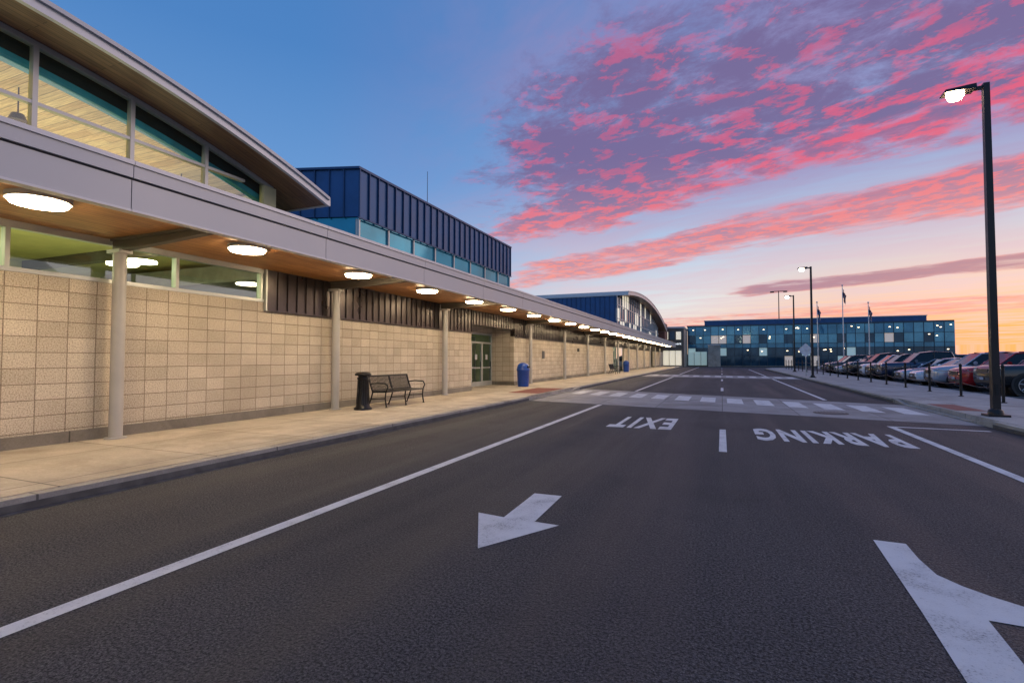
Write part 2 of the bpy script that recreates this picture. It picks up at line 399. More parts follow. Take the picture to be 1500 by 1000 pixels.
colY=[-6.3,-.35,5.55,10.9,16.75,26.0,32.5,38.8,45.1,51.3,57.5,63.7,69.9,76.1,82.3,88.5]
b=MB(); bm_=MB()
for y in colY:
    b.cyl((-9.56,y,.145),(-9.56,y,3.30),.10,.10,COLM,20); b.cyl((-9.56,y,.145),(-9.56,y,.17),.16,.16,COLM,20)
    b.box(-9.74,-9.40,y-.11,y+.11,3.301,3.36,COLM)
    bm_.prismz([(-9.74,y-.06),(-7.36,y-.06),(-7.36,y+.06),(-9.74,y+.06)],3.525,3.568,BEAM)
    bm_.raw([(-9.74,y-.02,3.361),(-7.36,y-.02,3.47),(-7.36,y+.02,3.47),(-9.74,y+.02,3.361),(-9.74,y-.02,3.524),(-7.36,y-.02,3.524),(-7.36,y+.02,3.524),(-9.74,y+.02,3.524)],F6,BEAM)
    bm_.raw([(-9.74,y-.06,3.33),(-7.36,y-.06,3.44),(-7.36,y+.06,3.44),(-9.74,y+.06,3.33),(-9.74,y-.06,3.36),(-7.36,y-.06,3.469),(-7.36,y+.06,3.469),(-9.74,y+.06,3.36)],F6,BEAM)
b.obj("columns",T); bm_.obj("canopy_beams",T)
b=MB(); b.box(-9.79,CX-.12,-12,91,ZS,ZS+.06,SOFF); b.obj("canopy_soffit",T)
b=MB(); b.box(-9.79,CX-.12,-12,91,ZS+.062,4.06,ROOFM)
y=-13.7
while y<91:
    y1=min(y+3.6,91)
    b.box(CX-.11,CX,y+.006,y1-.006,3.47,3.86,FASC); b.box(CX-.11,CX+.035,y+.005,y1-.005,3.885,4.05,FASC)
    b.box(CX-.11,CX+.06,y+.003,y1-.003,4.052,4.11,FASC2); b.box(CX-.13,CX+.018,y+.004,y1-.004,3.44,3.469,FASC2)
    y+=3.6
b.box(CX-.115,CX-.02,-13,91,3.475,4.09,DARKL)
b.box(-9.79,CX,91.002,91.1,3.44,4.1,FASC)
b.obj("canopy_fascia",T,)
b=MB(); 
yl=3.71; lights=[]
while yl<90: lights.append(yl); yl+=3.11
for y in [-5.6,-2.5,.6]+lights:
    b.cyl((-8.05,y,3.50),(-8.05,y,3.57),.33,.33,FASC,28); b.cyl((-8.05,y,3.46),(-8.05,y,3.4995),.285,.305,DISC,32)
b.obj("canopy_disc_lights",T)
def arc(y): return 6.56-.02*(y-1.9)**2
def arcroof(y0,y1,f,xe,xb,n,soff,name,th=.16,cap=.09):
    b=MB()
    for i in range(n):
        a=y0+(y1-y0)*i/n; c=y0+(y1-y0)*(i+1)/n; za=f(a); zc=f(c)
        b.raw([(xb,a,za),(xe-.06,a,za),(xe-.06,c,zc),(xb,c,zc)],[(0,1,2,3)],soff,True)
        b.raw([(xe-.08,a,za-.03),(xe,a,za-.03),(xe,c,zc-.03),(xe-.08,c,zc-.03),(xe-.08,a,za+th),(xe,a,za+th),(xe,c,zc+th),(xe-.08,c,zc+th)],[(3,2,1,0),(4,5,6,7),(1,2,6,5),(3,0,4,7)],FASC2,False)
        b.raw([(xe-.08,a,za+th+.001),(xe+.05,a,za+th+.001),(xe+.05,c,zc+th+.001),(xe-.08,c,zc+th+.001),(xe-.08,a,za+th+cap),(xe+.05,a,za+th+cap),(xe+.05,c,zc+th+cap),(xe-.08,c,zc+th+cap)],[(3,2,1,0),(4,5,6,7),(1,2,6,5),(3,0,4,7)],FASC,False)
        b.raw([(xb,a,za+th+cap-.01),(xe,a,za+th+cap-.01),(xe,c,zc+th+cap-.01),(xb,c,zc+th+cap-.01)],[(0,1,2,3)],ROOFM,True)
    for yy,s in ((y0,-1),(y1,1)):
        z=f(yy); b.box(xb,xe,min(yy,yy+s*.06),max(yy,yy+s*.06),z-.03,z+th+cap,FASC2)
    return b.obj(name,T)
arcroof(-6.1,9.86,arc,-8.92,-18,40,SOFF2,"curved_roof",.10,.07)
ya,yb=-5.0,8.98
b=MB(); g=MB(); n=28; ib=MB()
for i in range(n):
    a=ya+(yb-ya)*i/n; c=ya+(yb-ya)*(i+1)/n
    b.raw([(WX-.1,a,arc(a)-.09),(WX+.01,a,arc(a)-.09),(WX+.01,c,arc(c)-.09),(WX-.1,c,arc(c)-.09),(WX-.1,a,arc(a)-.004),(WX+.01,a,arc(a)-.004),(WX+.01,c,arc(c)-.004),(WX-.1,c,arc(c)-.004)],[(3,2,1,0),(4,5,6,7),(1,2,6,5),(3,0,4,7)],FRAME)
    g.poly([(WX-.05,a,4.9),(WX-.05,c,4.9),(WX-.05,c,arc(c)-.05),(WX-.05,a,arc(a)-.05)],GLASSC)
    for (d0,d1,mm,xo) in ((.02,.27,NAVYI,0),(.271,.40,TEALI,.012)):
        ib.raw([(WX-.36-xo,a,arc(a)-d1),(WX-.22+xo,a,arc(a)-d1),(WX-.22+xo,c,arc(c)-d1),(WX-.36-xo,c,arc(c)-d1),(WX-.36-xo,a,arc(a)-d0),(WX-.22+xo,a,arc(a)-d0),(WX-.22+xo,c,arc(c)-d0),(WX-.36-xo,c,arc(c)-d0)],[(3,2,1,0),(4,5,6,7),(1,2,6,5),(3,0,4,7)],mm)
ib.obj("interior_edge_beam",T)
b.box(WX-.1,WX+.012,ya,yb,4.93,5.03,FRAME); b.box(WX-.1,WX+.006,ya,8.2,5.43,5.485,FRAME)
for y in (-4.2,-2.75,-1.3,.15,1.6,3.02,4.42,5.84,7.28): b.box(WX-.1,WX+.014,y-.035,y+.035,5.031,arc(y)-.06,FRAME)
b.box(WX-.12,WX+.02,8.70,9.05,4.1,arc(9.05)-.01,CREAM)
b.obj("clerestory_frame",T); g.obj("clerestory_glass",T)
b=MB(); b.box(WX-.15,WX-.001,-12,12.0,4.07,4.93,FASC); b.box(WX-.2,WX-.001,-12,9.9,3.58,4.06,CREAM)
b.obj("upper_wall",T)
b=MB()
b.box(-18,-10.0,-12,17.8,.1,.15,CARPET); b.box(-18.1,-18,-12,18,.1,6.3,CREAM)
b.box(-18,-10.0,-12.1,-12,.1,4.2,CREAM); b.box(-18,-10.0,17.7,17.8,.1,4.2,CREAM); b.box(-18,-10.01,-12,18,4.2,4.3,GRNI)
b.box(-18,-9.95,9.06,9.15,4.31,5.5,CREAM); b.box(-18,-9.95,-5.15,-5.06,4.31,5.6,CREAM)
for y in range(-10,17,3): b.box(-17.9,-10.1,y-.1,y+.1,3.95,4.199,BEAM)
for i in range(24):
    a=-5.05+(14.05)*i/24; c=-5.05+14.05*(i+1)/24
    b.raw([(-18,a,arc(a)-.012),(-9.88,a,arc(a)-.012),(-9.88,c,arc(c)-.012),(-18,c,arc(c)-.012)],[(0,1,2,3)],CEILW,True)
b.obj("interior",T)
b=MB()
for y in (1.5,5.0,8.0): b.cyl((-11.6,y,arc(y)-.55),(-11.6,y,arc(y)-.02),.012,.012,BLACK,6); b.cyl((-11.6,y,arc(y)-.62),(-11.6,y,arc(y)-.5),.14,.09,BLACK,14)
for y in (0,4.6,7.6): b.cyl((-12.3,y,3.70),(-12.3,y,3.74),.3,.3,DISCF,20)
b.obj("interior_fixtures",T)
def area(name,loc,sx,sy,e,c,up=False):
    l=bpy.data.lights.new(name,'AREA'); l.shape='RECTANGLE'; l.size=sx; l.size_y=sy; l.energy=e; l.color=c
    o=bpy.data.objects.new(name,l); COL.objects.link(o); o.location=loc; o.rotation_euler=(math.pi if up else 0,0,0); o.parent=T; return o
area("clerestory_uplight",(-13,2,4.45),4,12,190,(1,.90,.56),True)
area("room_light",(-14,1,3.85),4,14,520,(1,.96,.55))
area("room_uplight",(-13.5,1,2.2),3,14,110,(1,.90,.45),True)
# blue penthouse
e0=(-9.8,12.07); e1=(-15.0,10.45); 
foot=[e0,(-9.8,23.7),(-15,23.7),e1]
b=MB(); b.prismz(foot,5.66,7.06,BLUEM)
b.prismz([(-9.74,12.01),(-9.74,23.76),(-15,23.76),(-15.0,10.37)],7.062,7.13,BLUER)
y=12.07
while y<23.75: b.box(-9.799,-9.745,y-.014,y+.014,5.63,7.06,BLUER); y+=.447
dx,dy=e1[0]-e0[0],e1[1]-e0[1]; L=math.hypot(dx,dy); ux,uy=dx/L,dy/L; nx,ny=(uy,-ux)
if ny>0: nx,ny=-nx,-ny
k=.447
while k<L:
    px,py=e0[0]+ux*k,e0[1]+uy*k
    b.prismz([(px-ux*.014,py-uy*.014),(px+ux*.014,py+uy*.014),(px+ux*.014+nx*.05,py+uy*.014+ny*.05),(px-ux*.014+nx*.05,py-uy*.014+ny*.05)],5.63,7.06,BLUER); k+=.447
b.box(-9.795,-9.74,12.0,23.75,5.60,5.63,BLUER)
b.obj("blue_metal_penthouse",T)
b=MB(); b.prismz([(-9.86,12.12),(-9.86,23.64),(-14.9,23.64),(-14.9,10.55)],4.1,5.655,TEAL)
y=12.12
while y<23.7: b.box(-9.859,-9.80,y-.03,y+.03,4.1,5.60,FRAME); y+=1.44
b.box(-9.858,-9.805,12.15,23.6,4.95,5.0,FRAME)
for k in (.1,1.5,2.9):
    px,py=e0[0]+ux*k,e0[1]+uy*k+.06; b.cyl((px,py,4.1),(px,py,5.6),.035,.035,FRAME,6)
b.obj("penthouse_windows",T)
b=MB(); b.box(-22,-9.81,9.9,96,3.58,4.05,ROOFM); b.box(-22,-18.2,-12,9.9,3.5,4.05,ROOFM); b.box(-22,-21.9,-12,96,0,3.5,BLOCK); b.box(-22,-9.81,-12.3,-12.101,0,3.58,BLOCK);b.obj("flat_roof",T)
b=MB(); b.cyl((-12,19.4,7.1),(-12,19.4,9.8),.018,.01,BLACK,6); b.cyl((-12,19.4,7.1),(-12,19.4,7.3),.05,.05,BLACK,8)
b.obj("antenna",T)
b=MB(); b.box(-17,-9.85,51.8,70,4.06,7.85,BLUEM)
x=-17
while x<-9.9: b.box(x,x+.04,51.73,51.799,4.06,7.85,BLUER); x+=.5
b.box(-17.1,-9.8,51.65,70,7.852,7.98,FASC); b.obj("blue_metal_hall",T)
def arc2(y): return 8.75-.0042*(y-66)**2
arcroof(52,91,arc2,-8.6,-20,26,SOFF2,"hall_curved_roof",.28)
HG=simple("hall_glass",(.10,.18,.24),.08,.4); HL=emis("hall_lit_glass",(.95,.85,.6),.6)
b=MB()
n=26
for i in range(n):
    a=52+37.0*i/n; c=52+37.0*(i+1)/n
    zz=4.06; h0=arc2(a)-.03; h1=arc2(c)-.03
    for j in range(3):
        za0=zz+(h0-zz)*j/3; za1=zz+(h0-zz)*(j+1)/3; zb0=zz+(h1-zz)*j/3; zb1=zz+(h1-zz)*(j+1)/3
        b.poly([(WX,a,za0),(WX,c,zb0),(WX,c,zb1),(WX,a,za1)],HL if random.random()<.25 else HG)
    b.box(WX+.001,WX+.08,a-.05,a+.05,zz,h0,FASC2)
for z in (5.6,7.0): b.box(WX+.001,WX+.07,52,84 if z>6 else 89,z-.04,z+.04,FASC2)
b.obj("hall_glazing",T)
BEIGE=m_concrete("beige_panel",(.50,.46,.40),2.4,1.2); BRN=simple("brown_panel",(.20,.09,.07),.6)
b=MB(); b.box(-16,-6.2,96,106,0,6.9,BEIGE); b.box(-16.1,-6.1,95.9,106.1,6.902,7.2,FASC); b.box(-14,-9,91.2,95.8,4.06,7.6,BRN)
b.obj("end_block",T)
b=MB()
for i,x in enumerate((-9.3,-8.2,-7.1)): b.box(x-.42,x+.42,95.94,95.998,4.9,6.3,HL if i!=1 else HG)
b.box(-9.8,-6.6,95.93,95.99,.3,2.9,HL)
for x in (-9.8,-8.73,-7.67,-6.6): b.box(x-.05,x+.05,95.86,95.929,.3,2.9,FRAME)
b.obj("end_block_windows",T)
SIGNE=emis("sign_letters",(.85,.92,1),1.3)
o=text_mesh("terminal_sign","Airport",-7.6,4.1,1.9,.5,95.9,SIGNE,vert=True); o.parent=T
WS=simple("sign_plate",(.06,.06,.07),.5)
b=MB(); b.box(WX+.002,WX+.02,28.6,29.05,1.5,1.95,WS); b.obj("wall_sign")
b=MB(); b.box(WX+.002,WX+.12,36.6,36.8,2.0,2.25,WS); b.obj("wall_lamp")

# ---------------------------------------------------------------- far glass office building
F=empty("glass_office_building")
P1=simple("curtain_glass_blue",(.05,.21,.34),.05,.4,.25,.4); P2=simple("curtain_glass_dark",(.018,.07,.12),.05,.4,.25,.4); P3=simple("curtain_glass_light",(.11,.35,.48),.12,.35,.2,.4)
PL=emis("curtain_glass_lit",(.55,.85,.78),.24); PW=emis("office_warm_light",(1,.74,.40),6); PW2=emis("office_warm_room",(1,.74,.44),.26); MUL=simple("dark_mullion",(.05,.08,.11),.4,.5)
FY=105.0
b=MB(); b.box(-6.1,35.3,FY+.15,FY+25,0,7.6,P2); b.box(-3.0,32.0,FY+1,FY+20,7.6,8.7,BLUEM); b.box(-3.1,32.1,FY+.9,FY+20.1,8.702,8.85,FASC); b.box(-6.2,35.4,FY+.05,FY+25.1,7.602,7.85,MUL)
b.obj("body",F)
b=MB(); m_=MB()
x=-6.0; cols=[]
while x<35.2: cols.append(x); x+=1.38
rows=[.2,2.0,3.5,4.3,5.9,7.6]
for i,x in enumerate(cols):
    for r in range(5):
        q=random.random()
        mt=P2 if r in(0,1) else P1
        if r==3: mt=P3 if (i%3!=0) else P2
        if r==4: mt=P1 if q<.6 else P3
        if r<2 and q<.14: mt=PL
        elif r in (0,1,3) and q<.20: mt=PW2
        yy=FY+random.uniform(0,.012)
        b.poly([(x,yy,rows[r]),(x+1.38,yy+random.uniform(-.006,.006),rows[r]),(x+1.38,yy,rows[r+1]),(x,yy,rows[r+1])],mt)
    m_.box(x-.035,x+.035,FY-.09,FY-.015,.2,7.6,MUL)
for i in range(40):
    x=random.choice(cols)+random.uniform(.3,1.0); z=random.choice((2.9,3.2,5.4,6.9,1.6,7.0))+random.uniform(-.2,.2)
    b.box(x-.12,x+.12,FY-.012,FY-.004,z-.05,z+.05,PW)
for z in rows[1:]: m_.box(-6,35.3,FY-.08,FY-.014,z-.035,z+.035,MUL)
m_.box(-6,35.3,FY-.05,FY+.02,0,.2,BASE)
b.obj("glazing",F); m_.obj("mullions",F)
b=MB(); b.box(-2.3,-.2,FY-4.5,FY-2.5,0,3.9,BEIGE); b.box(-2.4,-.1,FY-4.6,FY-2.4,3.902,4.1,FASC); b.box(-6,-2.6,FY-.2,FY-.1,.2,2.8,PL)
for x in (-6,-4.9,-3.7,-2.6): b.box(x-.05,x+.05,FY-.28,FY-.201,.2,2.8,FRAME)
b.obj("entrance_vestibule",F)

# ---------------------------------------------------------------- street lamps
def lamp(x,y,H=8.1,arm=.85,z=.145,r=.075):
    b=MB()
    b.box(x-.2,x+.2,y-.2,y+.2,z,z+.05,POLE); b.lathe(x,y,[(.15,z+.05),(.14,z+.14),(.09,z+.18)],POLE,16)
    s0,s1=r,r*.8
    b.raw([(x-s0,y-s0,z+.05),(x+s0,y-s0,z+.05),(x+s0,y+s0,z+.05),(x-s0,y+s0,z+.05),(x-s1,y-s1,H),(x+s1,y-s1,H),(x+s1,y+s1,H),(x-s1,y+s1,H)],[(0,1,5,4),(1,2,6,5),(2,3,7,6),(3,0,4,7),(4,5,6,7)],POLE)
    b.box(x-.22,x-s1-.001,y-.035,y+.035,H-.13,H-.05,POLE)
    b.raw([(x-arm,y-.17,H-.13),(x-.221,y-.17,H-.13),(x-.221,y+.17,H-.13),(x-arm,y+.17,H-.13),(x-arm+.04,y-.13,H-.05),(x-.221,y-.15,H-.01),(x-.221,y+.15,H-.01),(x-arm+.04,y+.13,H-.05)],F6,POLE)
    cx=x-arm/2-.16
    b.lathe(cx,y,[(.05,H-.31),(.13,H-.275),(.17,H-.20),(.17,H-.131)],LAMPE,20)
    b.poly([(cx+.05*math.cos(k*.6283),y+.05*math.sin(k*.6283),H-.3101) for k in range(10)],LAMPE)
    b.box(x-.03,x+.03,y-s0-.01,y-s0+.002,z+.5,z+.75,BLACK)
    return b.obj("street_lamp")
lamp(5.95,15.5); lamp(6.0,42); lamp(6.9,59.5,8.0); 
b=MB(); b.cyl((14,150,0),(14,150,19.2),.16,.1,POLE,8); b.box(12.4,15.6,149.9,150.1,19,19.15,POLE)
b.box(12.0,12.9,149.7,150.3,18.8,19.1,POLE); b.box(15.1,16,149.7,150.3,18.8,19.1,POLE); b.obj("twin_floodlight")
b=MB(); ys=[14.2+3.0*i for i in range(22)]
pp=[y for y in ys if y>=20]
for y in pp:
    b.cyl((7.95,y,.145),(7.95,y,1.22),.04,.04,BLACK,10); b.cyl((7.95,y,.145),(7.95,y,.17),.08,.08,BLACK,10); b.lathe(7.95,y,[(.04,1.22),(.055,1.25),(.04,1.30),(.01,1.32)],BLACK,10)
for a,c in zip(pp[:-1],pp[1:]):
    for zz in (1.12,.65):
        L=[(7.95,a+(c-a)*t/6,zz-.10*math.sin(math.pi*t/6)) for t in range(7)]
        b.tube(L,.012,BLACK,5)
b.obj("chain_fence")
SG=simple("sign_back",(.60,.61,.66),.4,.2)
b=MB(); sx,sy=6.05,45.5; b.cyl((sx,sy,.145),(sx,sy,2.6),.03,.03,FRAME,8)
zc=2.15; r_=.54; b.raw([(sx-r_,sy-.05,zc),(sx,sy-.05,zc-r_),(sx+r_,sy-.05,zc),(sx,sy-.05,zc+r_),(sx-r_,sy-.035,zc),(sx,sy-.035,zc-r_),(sx+r_,sy-.035,zc),(sx,sy-.035,zc+r_)],[(0,1,2,3),(7,6,5,4),(0,4,5,1),(1,5,6,2),(2,6,7,3),(3,7,4,0)],SG)
b.obj("traffic_sign")
WH=simple("flagpole_aluminium",(.6,.6,.62),.3,.5); FR_=simple("flag_red",(.4,.03,.04),.8); FW=simple("flag_white",(.6,.6,.6),.8); FB=simple("flag_blue",(.02,.03,.15),.8)
def flag(x,y,H,cols):
    b=MB(); b.cyl((x,y,0),(x,y,H),.09,.05,WH,10); b.lathe(x,y,[(.02,H),(.12,H+.08),(.12,H+.16),(.02,H+.24)],WH,10); b.cyl((x,y,0),(x,y,.3),.2,.18,WH,12)
    n=10; h=1.3
    for i in range(n):
        for j in range(7):
            def P_(i,j):
                u=i/n; return (x+.06+u*.42*(1-.35*j/7)+.05*math.sin(j*.9+i),y+.18*math.sin(i*1.9+j*.35)*(.3+u),H-.35-j*h/7-u*1.2)
            m=cols[2] if (i<4 and j<4) else (cols[0] if j%2==0 else cols[1])
            b.raw([P_(i,j),P_(i+1,j),P_(i+1,j+1),P_(i,j+1)],[(0,1,2,3)],m,True)
    b.obj("flagpole")
flag(13.0,86,9.6,(FB,FW,FB)); flag(16.2,86,11.9,(FR_,FW,FB)); flag(19.3,86,9.3,(FW,FR_,FB))

# ---------------------------------------------------------------- bench, bins
def bench(x,y,L=1.9):
    b=MB(); z=.145
    for yy in (y-L/2,y,y+L/2):
        b.tube([(x+.28,yy,z),(x+.24,yy,z+.25),(x+.26,yy,z+.43),(x-.18,yy,z+.42),(x-.26,yy,z+.60),(x-.34,yy,z+.86)],.02,BLACK,8)
        b.tube([(x-.34,yy,z),(x-.24,yy,z+.22),(x-.18,yy,z+.42)],.02,BLACK,8)
        b.tube([(x+.24,yy,z+.25),(x-.24,yy,z+.22)],.014,BLACK,6)
        if yy!=y: b.tube([(x+.26,yy,z+.43),(x+.32,yy,z+.56),(x+.26,yy,z+.66),(x-.05,yy,z+.67),(x-.27,yy,z+.64)],.018,BLACK,8)
        for xx in (.28,-.34): b.cyl((x+xx,yy,z),(x+xx,yy,z+.015),.04,.04,BLACK,8)
    for i in range(9):
        xx=x+.25-i*.053; b.box(xx-.018,xx+.018,y-L/2,y+L/2,z+.435,z+.447,BLACK)
    b.cyl((x+.285,y-L/2,z+.43),(x+.285,y+L/2,z+.43),.02,.02,BLACK,8)
    n=34
    for i in range(1,n):
        yy=y-L/2+L*i/n; b.tube([(x-.19,yy,z+.45),(x-.26,yy,z+.60),(x-.335,yy,z+.84)],.012,BLACK,5)
    b.cyl((x-.345,y-L/2,z+.86),(x-.345,y+L/2,z+.86),.024,.024,BLACK,8)
    b.cyl((x-.20,y-L/2,z+.47),(x-.20,y+L/2,z+.47),.016,.016,BLACK,8)
    b.obj("park_bench")
bench(-8.85,12.75); bench(-8.9,46.0)
def ash(x,y):
    z=.145; b=MB(); b.lathe(x,y,[(.235,z),(.235,z+.05),(.19,z+.08),(.165,z+.16),(.125,z+.50),(.135,z+.78),(.155,z+.82),(.155,z+.85),(.13,z+.855),(.13,z+.90),(.215,z+.905),(.215,z+.95),(.17,z+.985),(.05,z+1.0)],BLACK,28)
    for i in range(18):
        t=2*math.pi*i/18; b.cyl((x+.168*math.cos(t),y+.168*math.sin(t),z+.14),(x+.135*math.cos(t),y+.135*math.sin(t),z+.78),.009,.009,BLACK,5)
    b.obj("litter_bin")
ash(-8.85,11.15)
def bin_(x,y):
    z=.145; b=MB(); b.lathe(x,y,[(.26,z),(.27,z+.05),(.30,z+.75),(.325,z+.78),(.325,z+.84),(.30,z+.85)],BINB,28)
    b.lathe(x,y,[(.31,z+.851),(.30,z+.93),(.26,z+1.05),(.16,z+1.13),(.04,z+1.15)],BINB,28)
    b.box(x+.235,x+.315,y-.13,y+.13,z+.90,z+1.0,BLACK); 
    for zz in (.25,.5): b.lathe(x,y,[(.285,z+zz),(.295,z+zz+.015),(.287,z+zz+.03)],BINB,28)
    b.obj("trash_can")
bin_(-8.95,23.3); bin_(-9.0,52.6)

# ---------------------------------------------------------------- cars
TYRE=simple("tyre_rubber",(.02,.02,.02),.85); RIM=simple("alloy_rim",(.45,.45,.47),.3,.8); CG=simple("car_glass",(.012,.016,.02),.04,.1,.1)
HLM=simple("headlamp_glass",(.7,.72,.75),.08,.3); TLM=simple("tail_lamp",(.35,.01,.01),.15); PLT=simple("plate",(.5,.5,.55),.5); TRIM=simple("car_trim",(.02,.02,.022),.5); CHR=simple("chrome",(.6,.6,.62),.12,1.0,.03)
def carmesh(kind,paint):
    b=MB()
    if kind=='sedan':
        S=[(2.36,.36,.60,.62),(2.30,.25,.68,.76),(2.12,.2,.74,.84),(1.7,.19,.82,.89),(1.0,.19,.93,.91),(0,.19,.96,.92),(-1.2,.19,.98,.92),(-1.8,.2,1.0,.89),(-2.2,.23,.99,.83),(-2.33,.3,.92,.77),(-2.38,.4,.75,.66)]
        Gh=[(1.15,.90,.905,.80,.72),(.30,.955,1.40,.84,.61),(-.4,.965,1.46,.85,.63),(-1.1,.97,1.40,.84,.60),(-1.95,.99,1.0,.78,.66)]; wr=.335; wx=(1.45,-1.42)
    elif kind=='suv':
        S=[(2.38,.42,.78,.66),(2.32,.30,.92,.80),(2.15,.26,1.0,.88),(1.7,.25,1.06,.93),(1.0,.25,1.12,.95),(0,.25,1.13,.96),(-1.2,.25,1.14,.96),(-1.9,.25,1.15,.94),(-2.28,.3,1.14,.88),(-2.38,.4,1.05,.80),(-2.40,.45,.8,.74)]
        Gh=[(1.18,1.08,1.085,.84,.76),(.50,1.12,1.66,.87,.68),(-.4,1.13,1.75,.88,.70),(-1.75,1.14,1.70,.86,.67),(-2.28,1.14,1.16,.82,.70)]; wr=.385; wx=(1.46,-1.45)
    else:
        S=[(2.82,.50,.92,.78),(2.76,.38,1.08,.90),(2.6,.34,1.14,.96),(1.9,.33,1.18,.98),(1.1,.33,1.2,.99),(0,.33,1.2,.99),(-1.0,.33,1.2,.99),(-2.2,.33,1.2,.98),(-2.75,.36,1.2,.96),(-2.84,.45,1.1,.92)]
        Gh=[(1.4,1.14,1.15,.86,.78),(.75,1.19,1.78,.9,.70),(.1,1.19,1.86,.9,.72),(-.75,1.19,1.82,.9,.70),(-1.0,1.19,1.2,.88,.78)]; wr=.41; wx=(1.85,-1.75)
    vs=[]
    for x,zb,zt,hw in S:
        h=zt-zb
        half=[(.80*hw,zb),(.95*hw,zb+.08*h),(.985*hw,zb+.22*h),(hw,zb+.5*h),(.985*hw,zb+.78*h),(.955*hw,zt-.05*h),(.90*hw,zt-.01),(.6*hw,zt+.012),(0,zt+.02)]
        ring=[(y,z) for y,z in half]+[(-y,z) for y,z in reversed(half[:-1])]
        vs+= [(x,y,z) for y,z in ring]
    k=17; fs=[]
    for s in range(len(S)-1):
        for i in range(k-1): fs.append((s*k+i,s*k+i+1,(s+1)*k+i+1,(s+1)*k+i))
        fs.append((s*k+k-1,s*k,(s+1)*k,(s+1)*k+k-1))
    fs.append(tuple(range(k))); fs.append(tuple(reversed(range((len(S)-1)*k,len(S)*k))))
    b.raw(vs,fs,paint,True)
    hw=max(s[3] for s in S); zb=S[4][1]; L=S[0][0]; R=S[-1][0]
    b.box(wx[1]+wr+.08,wx[0]-wr-.08,-hw+.0,hw-.0,zb-.03,zb+.09,TRIM)
    for s in range(len(Gh)-1):
        x0,b0,t0,wb0,wt0=Gh[s]; x1,b1,t1,wb1,wt1=Gh[s+1]
        for sg in (1,-1):
            b.raw([(x0,sg*wb0,b0-.02),(x1,sg*wb1,b1-.02),(x1,sg*wt1,t1-.03),(x0,sg*wt0,t0-.0 if s==0 else t0-.03)],[(0,1,2,3)],CG)
        last=(s==len(Gh)-2)
        if s==0 or last:
            b.raw([(x0,-wt0,t0),(x0,wt0,t0),(x1,wt1,t1),(x1,-wt1,t1)],[(0,1,2,3)],CG)
        else:
            v=[]; 
            for (x,t,w) in ((x0,t0,wt0),(x1,t1,wt1)):
                v+=[(x,-w-.015,t-.045),(x,-w*.93,t-.005),(x,-w*.5,t+.02),(x,0,t+.028),(x,w*.5,t+.02),(x,w*.93,t-.005),(x,w+.015,t-.045)]
            b.raw(v,[(i,i+1,7+i+1,7+i) for i in range(6)],paint,True)
    for sg in (1,-1):
        P=[[(g[0],sg*g[3],g[1]),(g[0],sg*(g[4]+.008),g[2]-.012)] for g in Gh]
        b.tube([P[0][1],P[1][1]],.032,paint,6); b.tube([P[-2][1],P[-1][1]],.045,paint,6)
        b.tube([P[1][1],P[2][1],P[3][1]],.022,paint,6)
        g=Gh[2]; b.tube([(g[0],sg*(g[3]+.0),g[1]-.01),(g[0],sg*(g[4]+.01),g[2]-.02)],.03,TRIM,6)
        if kind!='pickup':
            g=Gh[3]; b.tube([(g[0]+.05,sg*g[3],g[1]-.01),(g[0]+.05,sg*(g[4]+.01),g[2]-.02)],.05 if kind=='suv' else .035,paint,6)
        b.tube([(Gh[0][0],sg*(Gh[0][3]+.03),Gh[0][1]-.005),(Gh[1][0],sg*(Gh[1][3]+.025),Gh[1][1]-.008),(Gh[3][0],sg*(Gh[3][3]+.025),Gh[3][1]-.008)],.014,CHR,5)
        m0=Gh[0]; b.cyl((m0[0]-.32,sg*(hw-.06),m0[1]+.12),(m0[0]-.32,sg*(hw+.13),m0[1]+.14),.05,.085,paint,10)
        for dxx in (Gh[0][0]-.05,Gh[2][0]+.0,Gh[3][0]+.05):
            b.box(dxx-.006,dxx+.006,sg*(hw-.02) if sg>0 else -hw-.004,sg*(hw+.004) if sg>0 else -hw+.02,zb+.15,S[5][2]-.1,TRIM)
        for dxx in (Gh[2][0]+.15,Gh[3][0]+.2):
            y0,y1=sorted((sg*(hw-.02),sg*(hw+.02))); b.box(dxx,dxx+.16,y0,y1,S[5][2]-.18,S[5][2]-.15,CHR)
        for w in wx:
            b.cyl((w,sg*(hw-.30),wr),(w,sg*(hw+.001),wr+.01),wr+.075,wr+.075,TRIM,24)
            b.cyl((w,sg*(hw-.25),wr),(w,sg*(hw+.012),wr),wr,wr,TYRE,24)
            b.cyl((w,sg*(hw-.02),wr),(w,sg*(hw+.018),wr),wr*.66,wr*.66,TRIM,20)
            for q in range(6):
                t=2*math.pi*q/6+.3; c_,s_=math.cos(t),math.sin(t)
                b.cyl((w+c_*.04,sg*(hw+.022),wr+s_*.04),(w+c_*wr*.64,sg*(hw+.022),wr+s_*wr*.64),.028,.022,RIM,5)
            b.cyl((w,sg*(hw+.01),wr),(w,sg*(hw+.035),wr),.06,.05,RIM,10)
            for q in range(20):
                t=2*math.pi*q/20; t2=2*math.pi*(q+1)/20; rr=wr*.68
                b.cyl((w+math.cos(t)*rr,sg*(hw+.018),wr+math.sin(t)*rr),(w+math.cos(t2)*rr,sg*(hw+.018),wr+math.sin(t2)*rr),.014,.014,RIM,4,False)
        zt=S[1][2]; y0,y1=sorted((sg*.48*1,sg*(S[1][3]-.01)))
        b.raw([(L-.02,y0 if sg>0 else y1,zt-.17),(L-.02,y0 if sg>0 else y1,zt-.03),(L-.22,(y1 if sg>0 else y0)+sg*.075,zt+.03),(L-.22,(y1 if sg>0 else y0)+sg*.075,zt-.12)],[(0,1,2,3)],HLM)
        b.cyl((L-.1,sg*.66,zt-.08),(L-.03,sg*.64,zt-.09),.07,.075,HLM,12)
